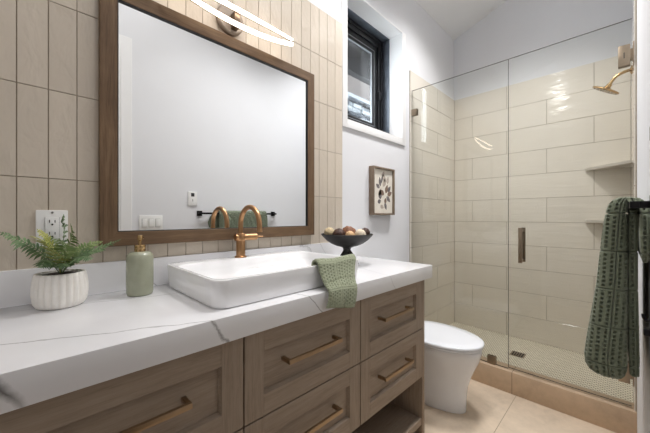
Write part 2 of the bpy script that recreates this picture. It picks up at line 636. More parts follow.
# shower tile on three walls
ROW = 0.2188
Z0 = 0.056
def shower_cells(a0, a1, j_odd, j_even, L=0.627, nrow=11):
    out = []
    for r in range(nrow):
        top = Z0 + (nrow - r) * ROW
        j = j_odd if r % 2 == 0 else j_even
        u = j
        while u > a0: u -= L
        while u < a1:
            s, e = max(u, a0), min(u + L, a1)
            if e - s > 0.01: out.append((s, e, top - ROW, top))
            u += L
    return out
def tile_wall(name, lo, hi, origin, ux, nrm, cells):
    b = new(); box(b, lo, hi)
    tb = new(); tiles(tb, origin, ux, (0, 0, 1), nrm, cells, 0.0032, 0.006)
    for f in tb.faces: f.material_index = 1
    merge(b, tb)
    struct(name, b, ['grout_shower', 'tile_shower'], 40)
ZT = Z0 + 11 * ROW
tile_wall('wall_end_tile', (XE - 0.006, YR, 0.02), (XE, YV, ZT - 0.002), (XE - 0.004, 0, 0), (0, 1, 0), (-1, 0, 0),
          shower_cells(YR + 0.01, YV - 0.01, 0.167, 0.48))
tile_wall('wall_vanity_tile_shower', (2.318, YV - 0.006, 0.02), (XE, YV, ZT - 0.002), (0, YV - 0.004, 0), (1, 0, 0), (0, -1, 0),
          shower_cells(2.318, XE - 0.01, 2.845, 2.53))
tile_wall('wall_right_tile', (2.318, YR, 0.02), (XE, YR + 0.006, ZT - 0.002), (0, YR + 0.004, 0), (1, 0, 0), (0, 1, 0),
          shower_cells(2.318, XE - 0.01, 2.845, 2.53))
# pan and curb
b = new(); box(b, (2.40, YR + 0.006, 0.0), (XE - 0.006, YV - 0.006, 0.056)); struct('floor_shower', b, 'penny_mosaic')
b = new(); box(b, (2.306, YR, 0.0), (2.42, YV, 0.147), 0.003); struct('trim_2', b, 'curb_tile', 30)

# window: white liner and casing, black frame, sash, glass
b = new()
CW = 0.043
box(b, (WX0 - CW, YV - 0.013, WZ0 - 0.052), (WX0, YV, WZ1 + 0.008), 0.002)
box(b, (WX1, YV - 0.013, WZ0 - 0.052), (WX1 + 0.052, YV, WZ1 + 0.008), 0.002)
box(b, (WX0, YV - 0.013, WZ0 - 0.052), (WX1, YV, WZ0), 0.002)
box(b, (WX0, YV - 0.013, WZ1), (WX1, YV, WZ1 + 0.008), 0.002)
box(b, (WX0, YV - 0.013, WZ0), (WX0 + 0.004, 1.411, WZ1))
box(b, (WX1 - 0.004, YV - 0.013, WZ0), (WX1, 1.411, WZ1))
box(b, (WX0 + 0.004, YV - 0.013, WZ1 - 0.004), (WX1 - 0.004, 1.411, WZ1))
box(b, (WX0 + 0.004, YV - 0.013, WZ0), (WX1 - 0.004, 1.411, WZ0 + 0.004))
struct('trim_3', b, 'trim_white', 30)
win = bpy.data.objects.new('window_1', None); col.objects.link(win); win.location = (1.835, 1.45, WZ0); win['kind'] = 'structure'
def frame_rect(bm, x0, x1, z0, z1, y0, y1, w, bev=0.002):
    box(bm, (x0, y0, z0), (x0 + w, y1, z1), bev)
    box(bm, (x1 - w, y0, z0), (x1, y1, z1), bev)
    box(bm, (x0 + w, y0, z0), (x1 - w, y1, z0 + w), bev)
    box(bm, (x0 + w, y0, z1 - w), (x1 - w, y1, z1), bev)
b = new(); frame_rect(b, WX0, WX1, WZ0, WZ1, 1.412, 1.475, 0.006); make('window_jamb', b, 'window_grey', win)
b = new()
frame_rect(b, WX0, WX1, WZ0, WZ1, 1.478, 1.518, 0.075)
frame_rect(b, WX0 + 0.02, WX1 - 0.02, WZ0 + 0.02, WZ1 - 0.02, 1.466, 1.478, 0.02)
make('window_frame', b, 'window_black', win)
b = new(); frame_rect(b, WX0 + 0.075, WX1 - 0.075, WZ0 + 0.075, WZ1 - 0.075, 1.488, 1.516, 0.066); sash = make('window_sash', b, 'window_black', win)
b = new(); frame_rect(b, WX0 + 0.141, WX1 - 0.141, WZ0 + 0.141, WZ1 - 0.141, 1.4965, 1.5045, 0.006, 0.001); make('spacer', b, 'spacer', sash)
b = new(); frame_rect(b, WX0 + 0.118, WX1 - 0.118, WZ0 + 0.118, WZ1 - 0.118, 1.4865, 1.4885, 0.004, 0.0005); make('gasket', b, 'spacer', sash)
b = new(); box(b, (WX0 + 0.14, 1.499, WZ0 + 0.14), (WX1 - 0.14, 1.502, WZ1 - 0.14)); make('window_pane', b, 'window_glass', sash)
b = new(); box(b, (WX1 - 0.075, 1.462, 2.2), (WX1 - 0.05, 1.478, 2.27), 0.004); make('window_latch', b, 'window_black', sash)

# ------------------------------------------------------------------ outside the window
b = new(); box(b, (0.5, 1.55, -0.3), (7.5, 8, -0.2)); struct('ground', b, 'ground_out')
eave = thing('roof_eave', 'dark roof eave above the window outside', 'eave', (3, 2.0, 2.7))
b = new(); box(b, (0.8, 1.53, 3.02), (6.0, 2.02, 3.08)); make('soffit_board', b, 'soffit', eave)
b = new(); box(b, (0.8, 1.98, 2.71), (6.0, 2.06, 3.12), 0.004); make('fascia_board', b, 'fascia', eave)
b = new()
rnd = random.Random(3)
z = -0.2
z = 1.6
box(b, (1.6, 2.95, -0.2), (5.4, 3.15, 1.6))
while z < 2.98:
    hh = rnd.uniform(0.035, 0.075)
    x = 1.6 + rnd.uniform(-0.2, 0)
    while x < 5.4:
        ww = rnd.uniform(0.1, 0.34)
        d = rnd.uniform(0, 0.05)
        box(b, (x + 0.006, 2.9 - d, z + 0.005), (x + ww - 0.006, 3.15, min(z + hh, 2.99)), 0.009, 1)
        x += ww
    z += hh
tag(make('stone_wall', b, 'ledge_stone', None, 30), 'grey stacked stone retaining wall outside the window', 'wall')
b = new(); box(b, (1.5, 2.86, 2.99), (5.5, 3.2, 3.05), 0.01); tag(make('coping_slab', b, 'snow_cap'), 'pale coping slab along the stone wall outside', 'coping')
house = thing('neighbouring_house', 'brown sided house behind the stone wall outside', 'house', (5, 4.6, -0.2))
b = new(); box(b, (4.45, 4.4, -0.2), (8, 4.6, 5.0)); make('siding_panel', b, 'siding', house)
b = new()
for i in range(40):
    zz = -0.2 + i * 0.13
    for j in range(5):
        x0 = 2.9 + j * 0.32 + (0.1 if i % 2 else 0)
        box(b, (x0, 4.3 - rnd.uniform(0, 0.04), zz + 0.006), (x0 + 0.31, 4.6, zz + 0.124), 0.012, 1)
make('stone_pier', b, 'ledge_stone', house, 30)

# ------------------------------------------------------------------ vanity cabinet
CF = 0.772      # front face of the drawers
CB = 1.298
vx0, vx1 = -0.152, 1.541
van = thing('vanity_cabinet', 'long greige oak vanity with shaker drawers under the white countertop', 'cabinet', (0.7, 1.05, 0))
b = new()
# carcass: back, dividers, drawer bottom, end panels to the floor, top rails
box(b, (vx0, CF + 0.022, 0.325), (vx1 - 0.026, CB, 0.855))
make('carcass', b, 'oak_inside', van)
b = new()
box(b, (vx1 - 0.026, CF, 0.0), (vx1, CB, 0.8605), 0.0015)
make('end_panel', b, 'oak_vertical', van)
b = new()
box(b, (vx0 - 0.0, CF, 0.0), (vx0 + 0.024, CB, 0.8605), 0.0015)
make('end_panel', b, 'oak_vertical', van)
b = new()
box(b, (vx0 + 0.024, CF + 0.004, 0.062), (vx1 - 0.026, CB, 0.098), 0.0015)
make('shelf', b, 'oak', van)
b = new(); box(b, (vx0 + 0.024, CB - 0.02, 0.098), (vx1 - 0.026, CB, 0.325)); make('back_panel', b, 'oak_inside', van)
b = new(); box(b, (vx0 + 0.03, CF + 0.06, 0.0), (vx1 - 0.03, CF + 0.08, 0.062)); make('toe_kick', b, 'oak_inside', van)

def drawer(x0, x1, z0, z1, st):
    """shaker front with a recessed panel"""
    g = 0.0022
    x0 += g; x1 -= g; z0 += g; z1 -= g
    d = bmesh.new()
    th = 0.021
    # horizontal rails (material 0) and stiles (material 1), panel (material 0)
    box(d, (x0, CF, z0), (x0 + st, CF + th, z1), 0.0012, 1, 1)
    box(d, (x1 - st, CF, z0), (x1, CF + th, z1), 0.0012, 1, 1)
    box(d, (x0 + st, CF, z0), (x1 - st, CF + th, z0 + st), 0.0012, 1, 0)
    box(d, (x0 + st, CF, z1 - st), (x1 - st, CF + th, z1), 0.0012, 1, 0)
    box(d, (x0 + st - 0.004, CF + 0.0150, z0 + st - 0.004), (x1 - st + 0.004, CF + th, z1 - st + 0.004), 0, 1, 0)
    # small sloped bead round the panel
    o = [(x0 + st, z0 + st), (x1 - st, z0 + st), (x1 - st, z1 - st), (x0 + st, z1 - st)]
    i = 0.005
    n = [(x0 + st + i, z0 + st + i), (x1 - st - i, z0 + st + i), (x1 - st - i, z1 - st - i), (x0 + st + i, z1 - st - i)]
    rings(d, [[(p[0], CF + 0.002, p[1]) for p in o], [(p[0], CF + 0.0149, p[1]) for p in n]], False, False)
    dr = make('drawer', d, ['oak', 'oak_vertical'], van, 30)
    return dr

def pull(dr, cx, cz, L, label=None):
    p = new()
    yb, yf = CF + 0.0150, CF - 0.03
    box(p, (cx - L / 2, yf, cz - 0.007), (cx + L / 2, yf + 0.010, cz + 0.007), 0.0012)
    for s in (-1, 1):
        e = cx + s * (L / 2 - 0.006)
        box(p, (e - 0.006, yf + 0.004, cz - 0.006), (e + 0.006, yb, cz + 0.006), 0.0012)
    h = make('handle', p, 'gold_pull', dr)
    h['label'] = 'brushed gold bar handle'
    return h

ZA, ZB, ZC = 0.857, 0.590, 0.3255
for (x0, x1) in ((vx0 + 0.024, 0.437), (0.437, 0.975), (0.975, vx1 - 0.026)):
    for (z0, z1) in ((ZB, ZA), (ZC, ZB)):
        dr = drawer(x0, x1, z0, z1, 0.065)
        pull(dr, (x0 + x1) / 2 - 0.012 * 0, (z0 + z1) / 2 + 0.014, 0.252)

# ------------------------------------------------------------------ countertop
ct = thing('countertop', 'white veined quartz countertop with a low backsplash above the vanity', 'countertop', (0.7, 1.0, 0.861))
b = new(); box(b, (-0.2, 0.75, 0.861), (1.59, YV - 0.001, 0.931), 0.0025); make('slab', b, 'quartz', ct)
b = new(); box(b, (-0.2, 1.28, 0.9312), (1.443, YV - 0.0075, 1.040), 0.002); make('backsplash', b, 'quartz', ct)

# ------------------------------------------------------------------ mirror
mir = thing('wall_mirror', 'large rectangular mirror in a brown wood frame on the tiled wall', 'mirror', (0.67, 1.27, 1.095))
MX0, MX1, MZ0, MZ1, FW = 0.167, 1.170, 1.095, 2.026, 0.051
b = new()
fr_rings = []
for ins, y in ((0, 1.2925), (0, 1.266), (0.002, 1.264), (FW - 0.002, 1.264), (FW, 1.266), (FW, 1.2925)):
    fr_rings.append([(MX0 + ins, y, MZ0 + ins), (MX1 - ins, y, MZ0 + ins), (MX1 - ins, y, MZ1 - ins), (MX0 + ins, y, MZ1 - ins)])
rings(b, fr_rings, loop=True)
b.normal_update()
for f in b.faces:
    c = f.calc_center_median()
    f.material_index = 1 if (c.x < MX0 + FW or c.x > MX1 - FW) and MZ0 + FW < c.z < MZ1 - FW else 0
make('frame', b, ['mirror_wood', 'mirror_wood_vertical'], mir)
b = new()
e = 0.003
for lo, hi in (((MX0 + FW, 1.2655, MZ0 + FW), (MX0 + FW + e, 1.2735, MZ1 - FW)), ((MX1 - FW - e, 1.2655, MZ0 + FW), (MX1 - FW, 1.2735, MZ1 - FW)),
               ((MX0 + FW, 1.2655, MZ1 - FW - e), (MX1 - FW, 1.2735, MZ1 - FW)), ((MX0 + FW, 1.2655, MZ0 + FW), (MX1 - FW, 1.2735, MZ0 + FW + e))):
    box(b, lo, hi)
make('inner_edge', b, 'window_black', mir)
b = new(); box(b, (MX0 + FW - 0.006, 1.2735, MZ0 + FW - 0.006), (MX1 - FW + 0.006, 1.2785, MZ1 - FW + 0.006)); make('glass', b, 'mirror_silver', mir, 0)

# ------------------------------------------------------------------ wave light
lamp = thing('vanity_light', 'two curved glowing light strips on a round wall plate above the mirror', 'lamp', (0.66, 1.28, 2.08))
b = new(); lathe(b, (0.652, YV - 0.009, 2.106), [(0.0, 0), (0.062, 0), (0.066, -0.004), (0.066, -0.02), (0.06, -0.026), (0.0, -0.026)], 40, 'y', False, False); make('wall_plate', b, 'lamp_plate', lamp)
def ribbon(zf, hf, tilt):
    n = 48
    front, back = new(), new()
    ra, rb = [], []
    for i in range(n + 1):
        t = -1 + 2 * i / n
        X = 0.66 + 0.315 * t
        z = zf(t); h = hf(t)
        yf = 1.208 + 0.012 * t * t
        ra.append([(X, yf, z - h / 2), (X, yf, z + h / 2), (X, yf + 0.010, z + h / 2), (X, yf + 0.010, z - h / 2)])
        rb.append([(X, yf + 0.0103, z - h * 0.3), (X, yf + 0.0103, z + h * 0.3), (X, yf + 0.020, z + h * 0.3), (X, yf + 0.020, z - h * 0.3)])
    rings(front, ra); rings(back, rb)
    return front, back
for zf, hf in ((lambda t: 2.058 + 0.048 * t * t, lambda t: 0.016 if t > -0.3 else 0.016 - 0.009 * (-(t + 0.3)) / 0.7),
               (lambda t: 2.126 + 0.004 * t * t, lambda t: 0.015 if t < 0.1 else 0.015 - 0.010 * (t - 0.1) / 0.9)):
    f, k = ribbon(zf, hf, 0)
    ch = make('channel', k, 'lamp_metal', lamp)
    make('light_strip', f, 'led_strip', ch)
b = new(); box(b, (0.648, 1.226, 2.058), (0.676, 1.268, 2.126), 0.004); make('bracket', b, 'lamp_metal', lamp)

# ------------------------------------------------------------------ outlet, switches, thermostat
out = thing('wall_outlet', 'white wall outlet on the tile behind the fern', 'outlet', (0.048, 1.29, 1.162))
b = new(); box(b, (0.010, 1.284, 1.103), (0.086, 1.292, 1.221), 0.003); make('cover_plate', b, 'plastic_white', out)
b = new(); box(b, (0.031, 1.2815, 1.126), (0.065, 1.2845, 1.198), 0.001); rc = make('receptacle', b, 'plastic_white', out)
for cz in (1.181, 1.143):
    b = new(); box(b, (0.0405, 1.2805, cz), (0.0425, 1.2818, cz + 0.009)); make('slot', b, 'slot_dark', rc)
    b = new(); box(b, (0.0535, 1.2805, cz), (0.0555, 1.2818, cz + 0.008)); make('slot', b, 'slot_dark', rc)
    b = new(); lathe(b, (0.048, 1.2818, cz - 0.006), [(0.0026, 0), (0.0026, -0.001)], 12, 'y'); make('ground_slot', b, 'slot_dark', rc)
b = new(); box(b, (0.0312, 1.2817, 1.1255), (0.0308, 1.2838, 1.1985)); box(b, (0.0652, 1.2817, 1.1255), (0.0648, 1.2838, 1.1985)); make('receptacle_edge', b, 'slot_dark', rc)
b = new(); lathe(b, (0.048, 1.2842, 1.213), [(0.003, 0), (0.003, -0.001)], 12, 'y'); make('screw', b, 'chrome', out)

sw = thing('switch_plate', 'white triple switch plate on the wall beside the door, seen in the mirror', 'switch', (0.665, YR, 1.152))
b = new(); box(b, (0.583, YR + 0.0005, 1.094), (0.747, YR + 0.007, 1.210), 0.003); make('cover_plate', b, 'plastic_white', sw)
for i in range(3):
    cx = 0.618 + i * 0.047
    b = new(); box(b, (cx - 0.0175, YR + 0.0065, 1.118), (cx + 0.0175, YR + 0.009, 1.186), 0.001); g = make('rocker_frame', b, 'gasket', sw)
    b = new(); box(b, (cx - 0.0155, YR + 0.0085, 1.121), (cx + 0.0155, YR + 0.012, 1.183), 0.002); make('rocker', b, 'plastic_white', g)
th = thing('thermostat', 'white wall thermostat with a small dark display above the towel bar', 'thermostat', (0.993, YR, 1.36))
b = new(); box(b, (0.942, YR + 0.0005, 1.296), (1.018, YR + 0.010, 1.414), 0.004); make('body', b, 'plastic_white', th)
b = new(); box(b, (0.966, YR + 0.0095, 1.372), (0.994, YR + 0.0108, 1.402), 0.001); make('display', b, 'plastic_dark', th)
b = new(); box(b, (0.978, YR + 0.0095, 1.33), (0.982, YR + 0.0105, 1.35), 0.0005); make('indicator', b, 'plastic_dark', th)

# ------------------------------------------------------------------ vessel sink
snk = thing('vessel_sink', 'white rectangular vessel sink with rounded corners on the countertop', 'sink', (0.715, 1.05, 0.931))
b = new()
sx, sy, hx, hy = 0.6995, 1.0325, 0.3315, 0.2295
zt = 1.018
prof = [(0.013, 0.9315, 0.04), (0.007, 0.9335, 0.045), (0.005, 0.943, 0.045), (0.002, 0.98, 0.045), (0.0, zt - 0.005, 0.045), (0.001, zt - 0.0012, 0.045), (0.004, zt, 0.042)]
rs = [rrect(sx, sy, hx - i, hy - i, r, z) for i, z, r in prof]
# inner basin: shifted to the front so that a tap deck is left behind
ix, iy = sx, sy - 0.034
jx, jy = hx - 0.011, hy - 0.011 - 0.034
for i, z, r in ((0.0, zt, 0.045), (0.003, zt - 0.003, 0.043), (0.010, zt - 0.03, 0.045), (0.02, zt - 0.055, 0.05), (0.045, zt - 0.068, 0.05), (0.12, zt - 0.071, 0.05)):
    rs.append(rrect(ix, iy, jx - i, jy - i, r, z))
rings(b, rs)
make('basin', b, 'ceramic', snk, 50)
b = new(); lathe(b, (ix, iy, zt - 0.0705), [(0.0, 0), (0.026, 0), (0.028, 0.002), (0.022, 0.004), (0.0, 0.005)], 28, 'z', False, False); make('drain', b, 'gold', snk)

# ------------------------------------------------------------------ faucet
fx, fy, fz = 0.667, 1.208, zt
fau = thing('faucet', 'brushed gold gooseneck faucet on the back deck of the white sink', 'faucet', (fx, fy, fz))
b = new(); lathe(b, (fx, fy, fz + 0.0003), [(0.0, 0), (0.026, 0), (0.026, 0.005), (0.022, 0.008), (0.0198, 0.009), (0.0198, 0.072), (0.0188, 0.074), (0.0198, 0.076), (0.0198, 0.104), (0.017, 0.108), (0.0, 0.108)], 36, 'z', False, False)
make('body', b, 'gold', fau)
b = new()
R0 = 0.077
top = 1.1645
pts = [(fx, fy, fz + 0.10), (fx, fy, fz + 0.12), (fx, fy, top - 0.008)]
pts = [Vector(p) for p in pts]
sd = Vector((0.0, -1.0, 0)).normalized()
for i in range(0, 19):
    a = PI * i / 18
    pts.append(Vector((fx, fy, top)) + sd * (R0 - R0 * math.cos(a)) + Vector((0, 0, R0 * math.sin(a))))
end = pts[-1]
pts += [end + Vector((0, 0, -0.006)), end + Vector((0, 0, -0.012)), end + Vector((0, 0, -0.022))]
tube(b, pts, 0.0109, 18)
sp = make('spout', b, 'gold', fau)
b = new(); lathe(b, (end.x, end.y, end.z - 0.028), [(0.009, 0), (0.0118, 0), (0.0118, 0.012), (0.0112, 0.013)], 20); make('aerator', b, 'gold', sp)
b = new()
hd = Vector((0.995, -0.08, 0.0)).normalized()
c0 = Vector((fx, fy, fz + 0.090))
tube(b, [c0 - hd * 0.026, c0 - hd * 0.024, c0 + hd * 0.040, c0 + hd * 0.0402, c0 + hd * 0.0418, c0 + hd * 0.042, c0 + hd * 0.074, c0 + hd * 0.076], lambda t: 0.0155, 24)
hn = make('handle', b, 'gold', fau)
b = new(); tube(b, [c0 + hd * 0.07, c0 + hd * 0.11 + Vector((0, 0, -0.001))], 0.0035, 10); make('lever', b, 'gold', hn)

# ------------------------------------------------------------------ soap bottle
bx_, by_ = 0.268, 1.180
soap = thing('soap_dispenser', 'sage green soap bottle with a gold pump beside the sink', 'soap dispenser', (bx_, by_, 0.931))
b = new()
lathe(b, (bx_, by_, 0.9312), [(0.0, 0), (0.035, 0), (0.0385, 0.003), (0.0405, 0.011), (0.0412, 0.05), (0.041, 0.120), (0.0395, 0.134), (0.034, 0.144), (0.024, 0.1485), (0.017, 0.149), (0.0, 0.149)], 48, 'z', False, False)
make('bottle', b, 'sage_glaze', soap, 60)
b = new()
PB = 0.9312 - 0.0125
lathe(b, (bx_, by_, PB), [(0.0, 0.160), (0.0172, 0.160), (0.0172, 0.169), (0.0164, 0.1705), (0.0172, 0.172), (0.0172, 0.182), (0.0155, 0.1845), (0.0, 0.1845)], 32, 'z', False, False)
lathe(b, (bx_, by_, PB), [(0.0052, 0.183), (0.0052, 0.198), (0.0082, 0.200), (0.0082, 0.215), (0.007, 0.2175), (0.0, 0.218)], 24, 'z', True, False)
pm = make('pump', b, 'brass_pump', soap)
b = new(); tube(b, [(bx_, by_, 1.127), (bx_ + 0.010, by_ + 0.022, 1.128), (bx_ + 0.017, by_ + 0.035, 1.123)], 0.0042, 12); make('nozzle', b, 'brass_pump', pm)

# ------------------------------------------------------------------ planter with fern
px_, py_, pz_ = 0.064, 1.203, 0.9312
pl = thing('potted_fern', 'small green fern in a ribbed white pot in front of the outlet', 'plant', (px_, py_, pz_))
b = new()
NF = 22
def fl(a, h):
    return 1.0 + (0.10 * abs(math.sin(a * NF / 2)) - 0.065) * min(1, h / 0.012) * (1 if h < 0.1 else 0.4)
lathe(b, (px_, py_, pz_), [(0.0, 0), (0.050, 0), (0.056, 0.004), (0.061, 0.016), (0.0640, 0.04), (0.0640, 0.06), (0.062, 0.08), (0.059, 0.097), (0.0575, 0.1005), (0.052, 0.1005), (0.0515, 0.09), (0.0, 0.09)], NF * 8, 'z', False, False, flute=fl)
make('pot', b, 'planter_white', pl, 75)
b = new(); lathe(b, (px_, py_, pz_), [(0.0515, 0.091), (0.04, 0.096), (0.02, 0.098), (0.0, 0.0985)], 32, 'z', True, False); make('soil', b, 'soil', pl)

def frond(ends, w, n, mat, droop=0.35, twist=0.0):
    """leafy frond along a curve; leaflets on both sides"""
    n = int(n * 0.85)
    droop *= 0.7
    bm = new()
    P = smooth_path(ends, 14)
    tube(bm, P, lambda t: 0.0014 * (1 - 0.7 * t), 6)
    N = len(P) - 1
    rr = random.Random(int(abs(P[-1].x) * 1e5) + int(abs(P[-1].z) * 1e4))
    for i in range(n):
        t = 0.16 + 0.82 * i / (n - 1)
        f = t * N
        k = min(int(f), N - 1)
        p = P[k].lerp(P[k + 1], f - k)
        tg = (P[k + 1] - P[k]).normalized()
        side = tg.cross(Vector((math.sin(twist), -0.35 * math.cos(twist), 1))).normalized()
        upv = side.cross(tg).normalized()
        L = 1.25 * w * (math.sin(PI * min(1, (t * 0.86 + 0.14))) ** 0.75) * rr.uniform(0.88, 1.1)
        L = max(L, 0.004)
        for s in (-1, 1):
            d = (side * s * 0.86 + tg * 0.42 + upv * rr.uniform(-0.05, 0.25)).normalized()
            wd = 0.0016 + 0.06 * L
            cr = tg * 0.9 - d * tg.dot(d)
            cr = cr.normalized()
            pts = []
            for q, ww in ((0.0, 0.35), (0.3, 1.0), (0.65, 0.75), (1.0, 0.0)):
                c = p + d * L * q - Vector((0, 0, 1)) * droop * L * q * q
                pts.append((c, ww * wd))
            mid = [bm.verts.new(c + upv * 0.0006) for c, _ in pts]
            up_ = [bm.verts.new(c + cr * q) for c, q in pts[:-1]]
            dn_ = [bm.verts.new(c - cr * q) for c, q in pts[:-1]]
            for j in range(2):
                bm.faces.new((mid[j], mid[j + 1], up_[j + 1], up_[j]))
                bm.faces.new((dn_[j], dn_[j + 1], mid[j + 1], mid[j]))
            bm.faces.new((mid[2], mid[3], up_[2]))
            bm.faces.new((dn_[2], mid[3], mid[2]))
    return make('frond', bm, mat, pl, 60)
o_ = Vector((px_, py_, pz_ + 0.097))
def fr(pts, *a, **k): frond([o_ + Vector((0.0, 0, -0.004))] + [Vector(p) for p in pts], *a, **k)
fr([(0.03, 1.19, 1.085), (-0.015, 1.185, 1.130), (-0.062, 1.18, 1.160)], 0.040, 24, 'leaf_dark', 0.5)
fr([(0.05, 1.16, 1.085), (0.025, 1.13, 1.130), (0.0, 1.10, 1.150)], 0.034, 22, 'leaf_yellow', 0.5)
fr([(0.055, 1.18, 1.09), (0.035, 1.165, 1.135), (0.012, 1.16, 1.165)], 0.030, 20, 'leaf_yellow', 0.4)
fr([(0.066, 1.20, 1.09), (0.072, 1.20, 1.16), (0.066, 1.20, 1.185), (0.070, 1.20, 1.207)], 0.034, 22, 'leaf_dark', 0.5, twist=1.2)
fr([(0.075, 1.17, 1.09), (0.085, 1.15, 1.14), (0.082, 1.14, 1.18)], 0.030, 20, 'leaf_mid', 0.4, twist=0.9)
fr([(0.10, 1.19, 1.075), (0.15, 1.18, 1.095), (0.212, 1.17, 1.125)], 0.027, 30, 'leaf_dark', 0.1, twist=0.0)
fr([(0.095, 1.21, 1.075), (0.13, 1.22, 1.105), (0.17, 1.225, 1.118)], 0.028, 20, 'leaf_mid', 0.2)
fr([(0.09, 1.15, 1.07), (0.11, 1.12, 1.08), (0.125, 1.10, 1.075)], 0.024, 16, 'leaf_dark', 0.6)
fr([(0.04, 1.16, 1.07), (0.028, 1.14, 1.075), (0.018, 1.13, 1.06)], 0.024, 16, 'leaf_dark', 0.6)
fr([(0.07, 1.15, 1.08), (0.068, 1.12, 1.115), (0.055, 1.10, 1.14)], 0.032, 20, 'leaf_mid', 0.6)
fr([(0.06, 1.22, 1.08), (0.045, 1.235, 1.12), (0.028, 1.24, 1.15)], 0.028, 18, 'leaf_mid', 0.4)
fr([(0.066, 1.15, 1.06), (0.064, 1.135, 1.065), (0.06, 1.125, 1.055)], 0.02, 12, 'leaf_dark', 0.6)

# ------------------------------------------------------------------ pedestal bowl with decorative balls
bc = Vector((1.258, 1.092, 0.9317))
rt = Vector((0.7096, -0.7046, 0)); fw = Vector((0.7046, 0.7096, 0))
bowl = thing('pedestal_bowl', 'shallow black pedestal bowl on the far end of the countertop', 'bowl', tuple(bc))
b = new()
prof = [(0.0, 0.098), (0.03, 0.099), (0.06, 0.106), (0.09, 0.119), (0.118, 0.139), (0.138, 0.160), (0.145, 0.170), (0.143, 0.173), (0.139, 0.170),
        (0.128, 0.158), (0.108, 0.140), (0.08, 0.124), (0.05, 0.113), (0.02, 0.108), (0.0, 0.1075)]
lathe(b, tuple(bc), prof, 56, 'z', False, False)
make('dish', b, 'bowl_black', bowl, 60)
b = new(); lathe(b, tuple(bc), [(0.0, 0.07), (0.02, 0.074), (0.021, 0.085), (0.024, 0.095), (0.04, 0.1015), (0.0, 0.103)], 28, 'z', False, False)
make('stem', b, 'bowl_black', bowl)
for a in (-28, 92, 212):
    d = (rt * math.cos(R(a)) + fw * math.sin(R(a)))
    b = new()
    pts = smooth_path([bc + Vector((0, 0, 0.088)), bc + d * 0.022 + Vector((0, 0, 0.062)), bc + d * 0.050 + Vector((0, 0, 0.034)), bc + d * 0.066 + Vector((0, 0, 0.0065))], 8)
    tube(b, pts, lambda t: 0.015 - 0.0085 * t, 14)
    make('leg', b, 'bowl_black', bowl)
BZ = 0.9312
dish_floor = lambda r: 0.125 + 2.0 * r * r
def ball(lat, dep, r, mat, label, sq=1.0, lift=0.0):
    rr = math.hypot(lat, dep)
    c = bc + rt * lat + fw * dep
    z = BZ + dish_floor(rr) + r * sq + 0.0015 + lift
    k = new()
    sphere(k, (0, 0, 0), r, 1, 1, sq, 28, 20)
    rn = random.Random(int(lat * 1e4) + 77)
    ph = [rn.uniform(0, 6) for _ in range(6)]
    for v in k.verts:
        d = v.co.normalized()
        v.co *= 1 + 0.05 * math.sin(9 * d.x + ph[0]) * math.sin(8 * d.y + ph[1]) + 0.03 * math.sin(17 * d.z + ph[2] + 9 * d.x)
    o = make('decorative_ball', k, mat, None, 60)
    o.location = (c.x, c.y, z)
    tag(o, label, 'ball', 'decorative balls in the black bowl')
ball(-0.098, 0.012, 0.031, 'ball_cream', 'cream decorative ball at the left end of the black bowl')
ball(-0.046, -0.030, 0.036, 'ball_dark', 'dark brown decorative ball between the cream ball and the largest brown ball')
ball(0.012, 0.034, 0.043, 'ball_brown', 'largest brown decorative ball, in the middle of the bowl')
ball(0.012, -0.060, 0.026, 'ball_tan', 'small orange tan decorative ball at the front of the bowl', 1.0, 0.006)
ball(0.072, -0.026, 0.031, 'ball_white', 'off white decorative ball right of the largest brown ball')
ball(0.106, 0.030, 0.027, 'ball_dark', 'small dark decorative ball at the right end of the bowl')

# ------------------------------------------------------------------ waffle weave helper
def waffle(u, v, p=0.0165, blk=0.11, q=0.0128):
    """depth of the weave at (u,v) in metres, 0 = crest, 1 = bottom of a hole or a groove; columns are staggered"""
    c = math.floor(u / p)
    du = (u / p - c - 0.5) * p
    vv = v / q + (0.5 if c % 2 else 0.0)
    dv = (vv - math.floor(vv) - 0.5) * q
    r2 = (du / (0.27 * p)) ** 2 + (dv / (0.38 * q)) ** 2
    h = max(0.0, 1 - r2) ** 0.6
    gu = abs(((u / blk) % 1) - 0.5) * blk
    gv = abs(((v / blk) % 1) - 0.5) * blk
    e = min(blk / 2 - gu, blk / 2 - gv)
    if e < 0.006:
        h = 0.7 * max(0, 1 - abs(e) / 0.0025)
    return h

